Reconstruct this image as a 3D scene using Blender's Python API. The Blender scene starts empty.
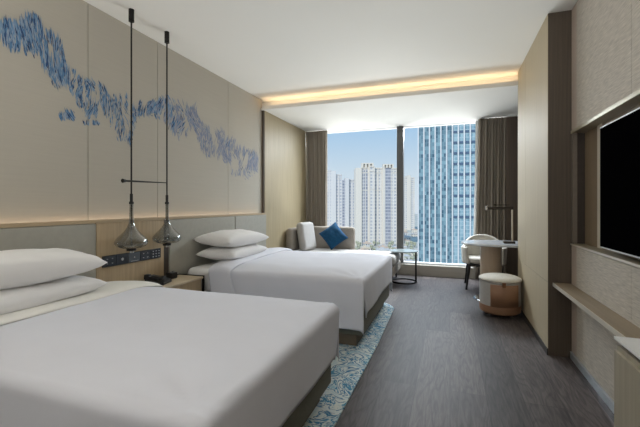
import bpy, bmesh, math, random
from mathutils import Vector, Matrix, noise
from bpy import context
random.seed(7)
SC = context.scene
COL = SC.collection
PI = math.pi

# ------------------------------------------------------------------ camera
F = 369.0
YAW = math.atan(130.0 / F)
EYE = 1.235
cam_d = bpy.data.cameras.new('camera')
cam_d.sensor_width = 36.0
cam_d.lens = F / 640.0 * 36.0
cam_d.shift_y = -8.5 / 640.0
cam_d.clip_start = 0.02
cam_d.clip_end = 5000
cam = bpy.data.objects.new('camera', cam_d)
COL.objects.link(cam)
cam.location = (0, 0, EYE)
cam.rotation_euler = (PI / 2, 0, YAW)
SC.camera = cam

# ------------------------------------------------------------------ exposure
SC.view_settings.view_transform = 'Standard'
SC.view_settings.look = 'None'
SC.view_settings.gamma = 1.0
SC.view_settings.use_curve_mapping = False
SC.view_settings.exposure = 0.16


def lin(c):
    if isinstance(c, (int, float)):
        c = (c, c, c)
    return tuple(((v / 255.0) / 12.92 if v / 255.0 <= 0.04045 else ((v / 255.0 + 0.055) / 1.055) ** 2.4) for v in c) + (1.0,)


# ------------------------------------------------------------------ sky
world = bpy.data.worlds.new('sky')
SC.world = world
world.use_nodes = True
wn, wl = world.node_tree.nodes, world.node_tree.links
wn.clear()
w_out = wn.new('ShaderNodeOutputWorld')
w_bg = wn.new('ShaderNodeBackground')
w_tc = wn.new('ShaderNodeTexCoord')
w_sep = wn.new('ShaderNodeSeparateXYZ')
w_rmp = wn.new('ShaderNodeValToRGB')
wl.new(w_tc.outputs['Generated'], w_sep.inputs[0])
wl.new(w_sep.outputs['Z'], w_rmp.inputs[0])
wl.new(w_rmp.outputs[0], w_bg.inputs[0])
wl.new(w_bg.outputs[0], w_out.inputs[0])
cr = w_rmp.color_ramp
cr.elements[0].position = 0.0
cr.elements[0].color = lin((218, 227, 236))
cr.elements[1].position = 0.6
cr.elements[1].color = lin((130, 175, 222))
e = cr.elements.new(0.08); e.color = lin((208, 223, 235))
e = cr.elements.new(0.21); e.color = lin((168, 203, 234))
w_bg.inputs[1].default_value = 0.9

# ------------------------------------------------------------------ sun and large lights
def add_light(name, kind, loc, rot, energy, color=(1, 1, 1), **kw):
    d = bpy.data.lights.new(name, kind)
    d.energy = energy
    d.color = color
    for k, v in kw.items():
        setattr(d, k, v)
    o = bpy.data.objects.new(name, d)
    o.location = loc
    o.rotation_euler = rot
    COL.objects.link(o)
    return o


add_light('sun', 'SUN', (0, 0, 50), (math.radians(52), 0, math.radians(-14)), 2.3, (1.0, 0.97, 0.93), angle=0.01)
# added fill light in front of the back wall, behind the camera
add_light('rear_fill', 'AREA', (-0.9, -2.35, 1.45), (PI / 2, 0, 0), 3, (0.98, 0.99, 1.0),
          shape='RECTANGLE', size=3.2, size_y=2.4)
# added fill light behind the camera, aimed up to bounce off the ceiling
add_light('ceiling_fill', 'AREA', (-0.9, -0.9, 1.55), (math.radians(163), 0, 0), 62, (1.0, 1.0, 0.995),
          shape='RECTANGLE', size=2.6, size_y=1.6)
# daylight thrown in by the bright city below
add_light('city_bounce', 'AREA', (-1.2, 12.0, -1.95), (math.radians(-90), 0, 0), 900, (1.0, 0.99, 0.97),
          shape='RECTANGLE', size=8.0, size_y=2.3)
# sky light falling through the window from above the opening
add_light('window_daylight', 'AREA', (-0.7, 7.75, 3.3), (math.radians(-50), 0, 0), 480, (0.90, 0.95, 1.0),
          shape='RECTANGLE', size=3.6, size_y=1.6)


# ------------------------------------------------------------------ materials
def new_mat(name):
    m = bpy.data.materials.new(name)
    m.use_nodes = True
    return m, m.node_tree.nodes, m.node_tree.links, m.node_tree.nodes['Principled BSDF']


def mat(name, col, rough=0.6, metal=0.0, var=0.0, scale=(20, 20, 20), bump=0.0, bscale=None, spec=0.5, col2=None, detail=4.0):
    m, n, l, b = new_mat(name)
    b.inputs['Roughness'].default_value = rough
    b.inputs['Metallic'].default_value = metal
    b.inputs['Specular IOR Level'].default_value = spec
    c = lin(col)
    tc = n.new('ShaderNodeTexCoord')
    mp = n.new('ShaderNodeMapping')
    mp.inputs['Scale'].default_value = scale
    l.new(tc.outputs['Object'], mp.inputs[0])
    nz = n.new('ShaderNodeTexNoise')
    nz.inputs['Scale'].default_value = 1.0
    nz.inputs['Detail'].default_value = detail
    l.new(mp.outputs[0], nz.inputs['Vector'])
    if col2 is None:
        k = 1 - var
        c2 = tuple(v * k for v in c[:3]) + (1,)
        c1 = tuple(min(1, v * (1 + var)) for v in c[:3]) + (1,)
    else:
        c1, c2 = c, lin(col2)
    r = n.new('ShaderNodeValToRGB')
    r.color_ramp.elements[0].position = 0.3
    r.color_ramp.elements[1].position = 0.7
    r.color_ramp.elements[0].color = c2
    r.color_ramp.elements[1].color = c1
    l.new(nz.outputs['Fac'], r.inputs[0])
    l.new(r.outputs[0], b.inputs['Base Color'])
    if bump:
        nb = nz
        if bscale:
            mp2 = n.new('ShaderNodeMapping')
            mp2.inputs['Scale'].default_value = bscale
            l.new(tc.outputs['Object'], mp2.inputs[0])
            nb = n.new('ShaderNodeTexNoise')
            nb.inputs['Scale'].default_value = 1.0
            l.new(mp2.outputs[0], nb.inputs['Vector'])
        bp = n.new('ShaderNodeBump')
        bp.inputs['Strength'].default_value = bump
        bp.inputs['Distance'].default_value = 0.01
        l.new(nb.outputs['Fac'], bp.inputs['Height'])
        l.new(bp.outputs[0], b.inputs['Normal'])
    return m


def glow_mat(name, col, strength):
    m, n, l, b = new_mat(name)
    n.remove(b)
    e = n.new('ShaderNodeEmission')
    e.inputs[0].default_value = lin(col)
    e.inputs[1].default_value = strength
    l.new(e.outputs[0], n['Material Output'].inputs[0])
    return m


def glass_mat(name, tint, gloss=0.12, rough=0.02):
    """thin pane: tinted transmission that lets light through, plus a clear reflection"""
    m, n, l, b = new_mat(name)
    n.remove(b)
    t = n.new('ShaderNodeBsdfTransparent')
    t.inputs[0].default_value = tint + (1,)
    g = n.new('ShaderNodeBsdfGlossy')
    g.inputs['Roughness'].default_value = rough
    fr = n.new('ShaderNodeLayerWeight')
    fr.inputs[0].default_value = gloss
    mx = n.new('ShaderNodeMixShader')
    l.new(fr.outputs['Facing'], mx.inputs[0])
    l.new(t.outputs[0], mx.inputs[1])
    l.new(g.outputs[0], mx.inputs[2])
    l.new(mx.outputs[0], n['Material Output'].inputs[0])
    return m


M = {}
M['ceiling'] = mat('ceiling_paint', (241, 240, 234), 0.85, var=0.005, scale=(2, 2, 2))
M['wallback'] = mat('plain_wall', (120, 112, 102), 0.85, var=0.02)
M['wallcover'] = mat('beige_wallcovering', (184, 178, 165), 0.8, var=0.022, scale=(4, 3, 160), bump=0.06, bscale=(8, 60, 400))
M['joint'] = mat('panel_joint', (88, 80, 70), 0.8)
M['olivewood'] = mat('pale_olive_veneer', (174, 158, 126), 0.5, var=0.09, scale=(60, 60, 1.6), bump=0.05)
M['pillarface'] = mat('satin_beige_panel', (188, 174, 146), 0.6, var=0.05, scale=(50, 50, 1.2))
M['darkwood'] = mat('dark_walnut_veneer', (88, 77, 66), 0.5, var=0.16, scale=(70, 70, 1.5), bump=0.04)
M['oak'] = mat('oak_veneer', (182, 160, 128), 0.5, var=0.12, scale=(40, 40, 2.0), bump=0.04)
M['paleoak'] = mat('pale_oak_top', (206, 188, 160), 0.5, var=0.06, scale=(2, 30, 30))
M['oakh'] = mat('oak_edging', (176, 156, 126), 0.5, var=0.1, scale=(40, 2, 60))
M['fabricwall'] = mat('woven_wall_fabric', (196, 188, 176), 0.85, var=0.2, scale=(12, 12, 170), bump=0.25, bscale=(20, 20, 330))
M['pinktrim'] = mat('smooth_taupe_panel', (190, 174, 160), 0.6, var=0.03)
M['ledge'] = mat('champagne_metal', (176, 165, 142), 0.38, metal=0.35, var=0.03)
M['lightmetal'] = mat('bright_champagne_metal', (224, 216, 200), 0.35, metal=0.4)
M['shelfwood'] = mat('shelf_veneer', (146, 130, 108), 0.45, var=0.1, scale=(30, 1.5, 30))
M['browback'] = mat('brown_niche_veneer', (128, 110, 88), 0.5, var=0.12, scale=(50, 50, 1.6))
M['taupe'] = mat('taupe_reveal', (122, 112, 100), 0.55, var=0.06)
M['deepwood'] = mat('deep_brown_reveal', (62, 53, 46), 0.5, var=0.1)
M['steel'] = mat('brushed_steel_skirting', (206, 212, 218), 0.3, metal=0.6, var=0.05)
M['darkskirt'] = mat('dark_skirting', (58, 54, 50), 0.5)
M['headfab'] = mat('sage_grey_leather', (166, 163, 152), 0.62, var=0.04, scale=(20, 20, 20), bump=0.06, bscale=(150, 150, 150))
M['black'] = mat('black_plastic', (22, 22, 24), 0.35)
M['blackmetal'] = mat('matt_black_metal', (20, 19, 18), 0.4, metal=0.3)
M['switch'] = mat('charcoal_switch_glass', (48, 54, 62), 0.25)
M['switch2'] = mat('slate_switch_glass', (84, 94, 104), 0.22)
M['icon'] = mat('white_switch_print', (190, 195, 200), 0.5)
M['sheet'] = mat('white_cotton', (220, 221, 229), 0.85, var=0.012, scale=(6, 6, 6), bump=0.10, bscale=(5, 5, 5))
M['cream'] = mat('ivory_cotton', (232, 229, 222), 0.85, var=0.012, scale=(6, 6, 6), bump=0.08, bscale=(7, 7, 7))
M['pillow'] = mat('pillow_cotton', (236, 234, 232), 0.85, var=0.01, scale=(5, 5, 5), bump=0.16, bscale=(9, 9, 9))
M['bedbase'] = mat('olive_grey_upholstery', (112, 110, 98), 0.8, var=0.06, scale=(60, 60, 60), bump=0.1)
M['plinth'] = mat('brown_plinth', (104, 92, 76), 0.7, var=0.06)
M['curtain'] = mat('taupe_curtain', (154, 144, 131), 0.85, var=0.06, scale=(60, 60, 2), bump=0.05)
M['sheer'] = mat('white_sheer', (228, 228, 226), 0.9, var=0.02)
M['frame'] = mat('dark_window_frame', (92, 92, 92), 0.4, metal=0.4)
M['whiteframe'] = mat('white_window_rail', (214, 216, 218), 0.4)
M['curb'] = mat('taupe_window_curb', (166, 160, 150), 0.5, var=0.04, scale=(2, 30, 30))
M['sofa'] = mat('grey_beige_boucle', (158, 150, 140), 0.9, var=0.06, scale=(70, 70, 70), bump=0.25)
M['cushion'] = mat('pale_grey_cushion', (186, 183, 180), 0.9, var=0.04, scale=(50, 50, 50), bump=0.15)
M['blue'] = mat('deep_blue_cushion', (6, 68, 104), 0.95, var=0.22, scale=(26, 26, 26), bump=0.2)
M['chairfab'] = mat('cream_chair_fabric', (212, 208, 198), 0.85, var=0.05, scale=(70, 70, 70), bump=0.15)
M['marble'] = mat('white_marble', (228, 230, 234), 0.16, col2=(196, 202, 210), scale=(3, 5, 3), detail=7)
M['stonecol'] = mat('travertine_column', (190, 168, 144), 0.45, var=0.07, scale=(20, 20, 3))
M['brass'] = mat('antique_brass', (58, 50, 40), 0.6, metal=0.1)
M['chrome'] = mat('chrome', (205, 205, 205), 0.1, metal=1.0)
M['tan'] = mat('tan_leather', (154, 116, 90), 0.5, var=0.06, scale=(14, 14, 14), bump=0.05)
M['darktan'] = mat('saddle_leather', (132, 88, 58), 0.45)
M['tv'] = mat('television_glass', (5, 5, 6), 0.6, spec=0.0)
M['whitestone'] = mat('white_stone_top', (232, 232, 230), 0.3, var=0.02)
M['cabinet'] = mat('olive_oak_cabinet', (164, 155, 136), 0.5, var=0.08, scale=(50, 50, 2), bump=0.04)
M['warm'] = glow_mat('warm_led', (255, 200, 135), 2.0)
M['pane'] = glass_mat('window_glass', (0.97, 0.985, 0.99), 0.03)
M['smoke'] = glass_mat('smoked_glass', (0.60, 0.62, 0.62), 0.35)
M['clear'] = glass_mat('frosted_table_glass', (0.75, 0.82, 0.84), 0.45, 0.1)
M['greyglass'] = mat('pale_grey_glass_top', (150, 160, 162), 0.15)
M['champ'] = mat('champagne_stem', (190, 176, 150), 0.4, metal=0.2)
M['winter'] = mat('pale_concrete', (214, 206, 192), 0.9, var=0.04)


def floor_mat():
    m, n, l, b = new_mat('grey_oak_floorboards')
    tc = n.new('ShaderNodeTexCoord')
    rot = n.new('ShaderNodeMapping')
    rot.inputs['Rotation'].default_value = (0, 0, PI / 2)
    l.new(tc.outputs['Object'], rot.inputs[0])
    br = n.new('ShaderNodeTexBrick')
    br.offset = 0.37
    br.inputs['Scale'].default_value = 1.0
    br.inputs['Brick Width'].default_value = 1.9
    br.inputs['Row Height'].default_value = 0.22
    br.inputs['Mortar Size'].default_value = 0.0016
    br.inputs['Mortar Smooth'].default_value = 0.1
    br.inputs['Bias'].default_value = 0.0
    br.inputs['Color1'].default_value = lin((103, 95, 93))
    br.inputs['Color2'].default_value = lin((74, 69, 68))
    br.inputs['Mortar'].default_value = lin((64, 60, 60))
    l.new(rot.outputs[0], br.inputs['Vector'])
    mp = n.new('ShaderNodeMapping')
    mp.inputs['Scale'].default_value = (26, 2.0, 1)
    l.new(tc.outputs['Object'], mp.inputs[0])
    nz = n.new('ShaderNodeTexNoise')
    nz.inputs['Scale'].default_value = 1.6
    nz.inputs['Detail'].default_value = 7
    nz.inputs['Roughness'].default_value = 0.7
    nz.inputs['Distortion'].default_value = 1.6
    l.new(mp.outputs[0], nz.inputs['Vector'])
    rp = n.new('ShaderNodeValToRGB')
    rp.color_ramp.elements[0].position = 0.30
    rp.color_ramp.elements[0].color = (0.30, 0.30, 0.31, 1)
    rp.color_ramp.elements[1].position = 0.72
    rp.color_ramp.elements[1].color = (1.45, 1.43, 1.42, 1)
    l.new(nz.outputs['Fac'], rp.inputs[0])
    mx = n.new('ShaderNodeMix')
    mx.data_type = 'RGBA'
    mx.blend_type = 'MULTIPLY'
    mx.inputs[0].default_value = 0.8
    l.new(br.outputs['Color'], mx.inputs[6])
    l.new(rp.outputs[0], mx.inputs[7])
    # cathedral grain: wavy rings stretched along each board, shifted from board to board
    mp3 = n.new('ShaderNodeMapping')
    mp3.inputs['Scale'].default_value = (5.5, 0.75, 1)
    l.new(tc.outputs['Object'], mp3.inputs[0])
    sh_ = n.new('ShaderNodeVectorMath')
    sh_.operation = 'MULTIPLY_ADD'
    sh_.inputs[1].default_value = (40, 40, 40)
    l.new(br.outputs['Color'], sh_.inputs[0])
    l.new(mp3.outputs[0], sh_.inputs[2])
    wv = n.new('ShaderNodeTexNoise')
    wv.inputs['Scale'].default_value = 1.1
    wv.inputs['Detail'].default_value = 2
    l.new(sh_.outputs[0], wv.inputs['Vector'])
    mm = n.new('ShaderNodeMath')
    mm.operation = 'MULTIPLY'
    mm.inputs[1].default_value = 95.0
    l.new(wv.outputs['Fac'], mm.inputs[0])
    sn = n.new('ShaderNodeMath')
    sn.operation = 'SINE'
    l.new(mm.outputs[0], sn.inputs[0])
    gr = n.new('ShaderNodeValToRGB')
    gr.color_ramp.elements[0].position = 0.0
    gr.color_ramp.elements[0].color = (0.98, 0.98, 0.98, 1)
    gr.color_ramp.elements[1].position = 1.0
    gr.color_ramp.elements[1].color = (0.70, 0.70, 0.71, 1)
    l.new(sn.outputs[0], gr.inputs[0])
    mx2 = n.new('ShaderNodeMix')
    mx2.data_type = 'RGBA'
    mx2.blend_type = 'MULTIPLY'
    mx2.inputs[0].default_value = 1.0
    l.new(mx.outputs[2], mx2.inputs[6])
    l.new(gr.outputs[0], mx2.inputs[7])
    l.new(mx2.outputs[2], b.inputs['Base Color'])
    b.inputs['Roughness'].default_value = 0.5
    b.inputs['Specular IOR Level'].default_value = 0.22
    bp = n.new('ShaderNodeBump')
    bp.inputs['Strength'].default_value = 0.12
    bp.inputs['Distance'].default_value = 0.004
    l.new(nz.outputs['Fac'], bp.inputs['Height'])
    l.new(bp.outputs[0], b.inputs['Normal'])
    return m


def rug_mat():
    m, n, l, b = new_mat('blue_patterned_rug')
    tc = n.new('ShaderNodeTexCoord')
    nz = n.new('ShaderNodeTexNoise')
    nz.inputs['Scale'].default_value = 6.0
    nz.inputs['Detail'].default_value = 6
    nz.inputs['Distortion'].default_value = 2.4
    l.new(tc.outputs['Object'], nz.inputs['Vector'])
    r = n.new('ShaderNodeValToRGB')
    els = r.color_ramp.elements
    els[0].position = 0.0
    els[0].color = lin((120, 180, 204))
    els[1].position = 1.0
    els[1].color = lin((226, 230, 226))
    for p, c in ((0.36, (214, 224, 224)), (0.41, (226, 228, 220)), (0.44, (60, 132, 172)), (0.462, (40, 106, 150)), (0.49, (206, 218, 218)),
                 (0.53, (228, 230, 222)), (0.555, (84, 156, 190)), (0.585, (48, 116, 158)), (0.615, (206, 220, 222)), (0.70, (150, 194, 210))):
        e = els.new(p)
        e.color = lin(c)
    l.new(nz.outputs['Fac'], r.inputs[0])
    l.new(r.outputs[0], b.inputs['Base Color'])
    b.inputs['Roughness'].default_value = 0.95
    bp = n.new('ShaderNodeBump')
    bp.inputs['Strength'].default_value = 0.5
    bp.inputs['Distance'].default_value = 0.01
    n2 = n.new('ShaderNodeTexNoise')
    n2.inputs['Scale'].default_value = 220
    l.new(tc.outputs['Object'], n2.inputs['Vector'])
    l.new(n2.outputs['Fac'], bp.inputs['Height'])
    l.new(bp.outputs[0], b.inputs['Normal'])
    return m


def facade_mat(name, wallc, glassc, glass2, bay, floor_h, fx=0.5, fz=0.5, rough=0.6, zoff=0.0):
    """a grid of window panes: bay wide, floor_h high, each pane with its own tone"""
    m, n, l, b = new_mat(name)
    tc = n.new('ShaderNodeTexCoord')
    sp = n.new('ShaderNodeSeparateXYZ')
    l.new(tc.outputs['Object'], sp.inputs[0])

    def math_(op, a, bb=None):
        nd = n.new('ShaderNodeMath')
        nd.operation = op
        if isinstance(a, (int, float)):
            nd.inputs[0].default_value = a
        else:
            l.new(a, nd.inputs[0])
        if bb is not None:
            if isinstance(bb, (int, float)):
                nd.inputs[1].default_value = bb
            else:
                l.new(bb, nd.inputs[1])
        return nd.outputs[0]
    hx = math_('DIVIDE', math_('ADD', sp.outputs['X'], math_('MULTIPLY', sp.outputs['Y'], 0.73)), bay)
    hz = math_('DIVIDE', math_('ADD', sp.outputs['Z'], zoff), floor_h)
    ax = math_('LESS_THAN', math_('FRACT', hx), fx)
    az = math_('LESS_THAN', math_('FRACT', hz), fz)
    msk = math_('MULTIPLY', ax, az)
    cb = n.new('ShaderNodeCombineXYZ')
    l.new(math_('FLOOR', hx), cb.inputs[0])
    l.new(math_('FLOOR', hz), cb.inputs[1])
    wn_ = n.new('ShaderNodeTexWhiteNoise')
    wn_.noise_dimensions = '2D'
    l.new(cb.outputs[0], wn_.inputs['Vector'])
    g = n.new('ShaderNodeMix')
    g.data_type = 'RGBA'
    l.new(wn_.outputs['Value'], g.inputs[0])
    g.inputs[6].default_value = lin(glassc)
    g.inputs[7].default_value = lin(glass2)
    mx = n.new('ShaderNodeMix')
    mx.data_type = 'RGBA'
    l.new(msk, mx.inputs[0])
    mx.inputs[6].default_value = lin(wallc)
    l.new(g.outputs[2], mx.inputs[7])
    l.new(mx.outputs[2], b.inputs['Base Color'])
    b.inputs['Roughness'].default_value = rough
    return m


M['floor'] = floor_mat()
M['rug'] = rug_mat()


# ------------------------------------------------------------------ mesh helpers
class MB:
    def __init__(self):
        self.bm = bmesh.new()

    def box(self, x0, x1, y0, y1, z0, z1, bev=0.0, seg=2):
        r = bmesh.ops.create_cube(self.bm, size=1.0)
        vs = r['verts']
        for v in vs:
            v.co = Vector(((x0 + x1) / 2 + v.co.x * (x1 - x0), (y0 + y1) / 2 + v.co.y * (y1 - y0), (z0 + z1) / 2 + v.co.z * (z1 - z0)))
        if bev > 0:
            es = set()
            for v in vs:
                es.update(v.link_edges)
            bmesh.ops.bevel(self.bm, geom=list(es), offset=bev, segments=seg, affect='EDGES', profile=0.5)
        return self

    def tube(self, p0, p1, r0, r1=None, seg=14):
        r1 = r0 if r1 is None else r1
        p0, p1 = Vector(p0), Vector(p1)
        d = p1 - p0
        res = bmesh.ops.create_cone(self.bm, cap_ends=True, cap_tris=False, segments=seg, radius1=r0, radius2=r1, depth=d.length)
        q = d.to_track_quat('Z', 'Y').to_matrix().to_4x4()
        mt = Matrix.Translation((p0 + p1) / 2) @ q
        bmesh.ops.transform(self.bm, matrix=mt, verts=res['verts'])
        return self

    def ball(self, c, r, sx=1, sy=1, sz=1, seg=16):
        res = bmesh.ops.create_uvsphere(self.bm, u_segments=seg, v_segments=max(8, seg // 2), radius=r)
        for v in res['verts']:
            v.co = Vector((c[0] + v.co.x * sx, c[1] + v.co.y * sy, c[2] + v.co.z * sz))
        return self

    def lathe(self, prof, c=(0, 0), seg=40, ang=(0, 2 * PI), ax=1.0, ay=1.0):
        full = abs(ang[1] - ang[0] - 2 * PI) < 1e-6
        n = seg if full else seg + 1
        rings = []
        for r, z in prof:
            ring = []
            for k in range(n):
                a = ang[0] + (ang[1] - ang[0]) * k / seg
                ring.append(self.bm.verts.new((c[0] + ax * r * math.cos(a), c[1] + ay * r * math.sin(a), z)))
            rings.append(ring)
        for i in range(len(rings) - 1):
            for k in range(seg):
                a, b = rings[i][k], rings[i][(k + 1) % n]
                d, e_ = rings[i + 1][k], rings[i + 1][(k + 1) % n]
                try:
                    self.bm.faces.new((a, b, e_, d))
                except ValueError:
                    pass
        return self

    def quad(self, pts):
        self.bm.faces.new([self.bm.verts.new(p) for p in pts])
        return self

    def grid(self, nu, nv, fn, skip=None):
        vs = [[self.bm.verts.new(fn(i / nu, j / nv)) for j in range(nv + 1)] for i in range(nu + 1)]
        for i in range(nu):
            for j in range(nv):
                if skip and skip(i / nu, j / nv, (i + 1) / nu, (j + 1) / nv):
                    continue
                self.bm.faces.new((vs[i][j], vs[i + 1][j], vs[i + 1][j + 1], vs[i][j + 1]))
        return self

    def build(self, name, material, parent=None, smooth=False, solid=0.0, sub=0, origin=None, offset=-1.0):
        bmesh.ops.remove_doubles(self.bm, verts=self.bm.verts[:], dist=1e-6)
        loose = [v for v in self.bm.verts if not v.link_faces]
        if loose:
            bmesh.ops.delete(self.bm, geom=loose, context='VERTS')
        bmesh.ops.recalc_face_normals(self.bm, faces=self.bm.faces[:])
        if origin is not None:
            bmesh.ops.translate(self.bm, verts=self.bm.verts[:], vec=-Vector(origin))
        me = bpy.data.meshes.new(name)
        self.bm.to_mesh(me)
        self.bm.free()
        mats = material if isinstance(material, list) else [material]
        for mm in mats:
            me.materials.append(mm)
        if smooth:
            for p in me.polygons:
                p.use_smooth = True
        o = bpy.data.objects.new(name, me)
        COL.objects.link(o)
        if origin is not None:
            o.location = origin
        if smooth == 'auto':
            for p in me.polygons:
                p.use_smooth = True
            md = o.modifiers.new('edge', 'EDGE_SPLIT')
            md.split_angle = math.radians(35)
        md = o.modifiers.new('weighted', 'WEIGHTED_NORMAL')
        md.keep_sharp = True
        if solid:
            md = o.modifiers.new('solid', 'SOLIDIFY')
            md.thickness = solid
            md.offset = offset
        if sub:
            md = o.modifiers.new('sub', 'SUBSURF')
            md.levels = sub
            md.render_levels = sub
        if parent is not None:
            o.parent = parent
        return o


def box(name, material, x0, x1, y0, y1, z0, z1, bev=0.0, parent=None, smooth=False, seg=2):
    return MB().box(x0, x1, y0, y1, z0, z1, bev, seg).build(name, material, parent, smooth='auto' if (bev and not smooth) else smooth)


def thing(name, label, cat, loc=(0, 0, 0), rotz=0.0, group=None):
    o = bpy.data.objects.new(name, None)
    o.empty_display_size = 0.1
    COL.objects.link(o)
    o.location = loc
    o.rotation_euler = (0, 0, rotz)
    return tag(o, label, cat, group)


def tag(o, label, cat, group=None):
    o['label'] = label
    o['category'] = cat
    if group:
        o['group'] = group
    return o


def struct(o):
    o['kind'] = 'structure'
    return o


def copy_tree(o, parent=None, label=None, group=None):
    c = o.copy()
    COL.objects.link(c)
    if parent is not None:
        c.parent = parent
        c.matrix_parent_inverse = o.matrix_parent_inverse.copy()
    if label:
        c['label'] = label
    if group:
        c['group'] = group
    for ch in [x for x in bpy.data.objects if x.parent == o]:
        copy_tree(ch, c)
    return c


# ================================================================== THE ROOM
XL = -2.66      # art wall
XP = -2.62      # veneer wall by the window
XR = 0.925      # wall with the television
XC = 0.758      # room face of the pillar
YP0, YP1 = 3.485, 4.90
YW = 6.80       # window plane
HC, HL = 2.81, 2.65

struct(box('floor', M['floor'], -3.0, 1.6, -2.6, 6.95, -0.12, 0.0))
# ceilings
struct(box('ceiling', M['ceiling'], -3.0, 1.6, -2.6, 5.06, HC, HC + 0.15))
low = MB()
low.box(-3.0, 1.6, 4.905, 6.95, HL, HL + 0.03)
low.box(-3.0, 1.6, 5.06, 5.12, HL + 0.03, HC + 0.15)
struct(low.build('ceiling', M['ceiling']))
lip = struct(box('trim_1', M['ceiling'], -2.62, 1.6, 4.88, 4.905, HL - 0.003, HL + 0.052))

# LED strip hidden in the ceiling cove
led = MB().box(-2.60, 1.2, 4.955, 4.965, HL + 0.034, HL + 0.04).build('cove_led_strip', M['warm'])
tag(led, 'warm light strip hidden in the cove where the ceiling steps down', 'light strip')
add_light('cove_glow', 'AREA', (-0.9, 4.95, HL + 0.045), (math.radians(180 + 14), 0, 0), 2.4, (1.0, 0.72, 0.44),
          shape='RECTANGLE', size=3.4, size_y=0.03)

# left wall: core, joints and fabric panels
wl_ = struct(box('wall_left', M['joint'], -3.0, XL - 0.012, -2.6, 4.93, 0, HC))
seams = [-2.6, -0.95, 0.25, 1.10, 2.112, 2.838, 4.035, 4.925]
for a, b_ in zip(seams[:-1], seams[1:]):
    box('wall_panel', M['wallcover'], XL - 0.012, XL, a + 0.003, b_ - 0.003, 0.02, HC - 0.001, 0.002, wl_)
struct(box('wall_left', M['olivewood'], -3.0, XP, 4.95, 6.95, 0, HL))
struct(box('trim_2', M['darkwood'], -3.0, XP - 0.006, 4.925, 4.952, 0, HL))
struct(box('wall_back', M['wallback'], -3.0, 1.6, -2.75, -2.6, -0.12, HC + 0.15))
struct(box('baseboard_left', M['darkskirt'], XP, XP + 0.012, 4.95, 6.6, 0, 0.08))

# right wall with the television niche
wr = struct(box('wall_right', M['darkwood'], 1.02, 1.6, -2.6, YP0, 0, HC))


def rpanel(name, m, y0, y1, z0, z1, x1=1.02, x0=XR, bev=0.0015):
    return box(name, m, x0, x1, y0, y1, z0, z1, bev, wr)


ys = [-2.6, -0.4, 1.1, 2.44, 3.36]
for a, b_ in zip(ys[:-1], ys[1:]):
    rpanel('wall_panel', M['fabricwall'], a + 0.002, b_ - 0.002, 1.835, HC - 0.001)
    rpanel('wall_panel', M['fabricwall'], a + 0.002, b_ - 0.002, 0.058, 0.905)
rpanel('wall_panel', M['pinktrim'], 3.36, YP0 - 0.002, 1.835, HC - 0.001)
rpanel('wall_panel', M['pinktrim'], 3.36, YP0 - 0.002, 0.058, 0.905)
box('niche_soffit', M['ledge'], XR - 0.006, 1.02, -2.6, YP0 - 0.002, 1.808, 1.833, 0.001, wr)
box('niche_ledge', M['ledge'], XR, 1.02, -2.6, YP0 - 0.002, 0.906, 0.925, 0.001, wr)
box('ledge_edging', M['lightmetal'], XR - 0.008, XR - 0.001, -2.6, YP0 - 0.002, 0.912, 0.925, 0.001, wr)
box('niche_back', M['browback'], 1.008, 1.02, -2.6, 3.455, 0.926, 1.807, 0, wr)
box('niche_trim', M['lightmetal'], 1.000, 1.008, 3.10, 3.17, 0.926, 1.807, 0, wr)
box('niche_reveal', M['taupe'], XR + 0.001, 0.957, 3.455, YP0 - 0.002, 0.926, 1.807, 0, wr)
box('niche_reveal', M['deepwood'], 0.958, 1.02, 3.465, YP0 - 0.002, 0.926, 1.807, 0, wr)
struct(box('baseboard_right', M['steel'], XR - 0.012, XR + 0.05, -2.6, YP0 - 0.002, 0.0, 0.055, 0.001))

# pillar / closet block between television wall and desk alcove
pl = struct(box('wall_pillar', M['darkwood'], XC + 0.0035, 1.6, YP0, YP1 - 0.01, 0, HC))
box('pillar_panel', M['pillarface'], XC, XC + 0.003, YP0 + 0.001, 4.428, 0.60, HC - 0.001, 0.001, pl)
box('pillar_panel', M['pillarface'], XC, XC + 0.003, 4.432, YP1, 0.60, HC - 0.001, 0.001, pl)
box('pillar_panel', M['pillarface'], XC, XC + 0.003, YP0 + 0.001, YP1, 0.055, 0.597, 0.001, pl)
struct(box('baseboard_pillar', M['darkskirt'], XC - 0.006, XC + 0.003, YP0 + 0.001, YP1, 0, 0.053, 0.001))

# desk alcove
struct(box('wall_alcove', M['darkwood'], 1.25, 1.6, YP1 - 0.01, 6.95, 0, HL))
struct(box('wall_window', M['darkwood'], 0.845, 1.25, 6.60, 6.66, 0, HL))

# window wall
struct(box('trim_4', M['curb'], XP, 1.25, 6.66, 6.95, 0, 0.185, 0.003))
win = struct(MB().box(XP, 1.25, YW, YW + 0.06, 0.185, 0.215).box(XP, 1.25, YW, YW + 0.06, HL - 0.006, HL)
             .box(XP, XP + 0.05, YW, YW + 0.06, 0.185, HL).box(1.20, 1.25, YW, YW + 0.06, 0.185, HL).build('window_1', M['whiteframe']))
box('mullion', M['frame'], -0.905, -0.79, YW - 0.07, YW + 0.08, 0.2, HL - 0.001, 0.004, win)
box('pane', M['pane'], XP + 0.05, -0.905, YW + 0.025, YW + 0.031, 0.215, HL - 0.02, 0, win)
box('pane', M['pane'], -0.79, 1.2, YW + 0.025, YW + 0.031, 0.215, HL - 0.02, 0, win)
box('sill_rail', M['whiteframe'], XP + 0.05, 1.2, YW - 0.05, YW, 0.187, 0.212, 0.003, win)

# ------------------------------------------------------------------ mural strokes on the left wall
def wall_pt(px, py, X=XL):
    a = (px - 320) / F
    dx = -math.sin(YAW) + a * math.cos(YAW)
    dy = math.cos(YAW) + a * math.sin(YAW)
    t = X / dx
    return dy * t, EYE + (205 - py) / F * t


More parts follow.
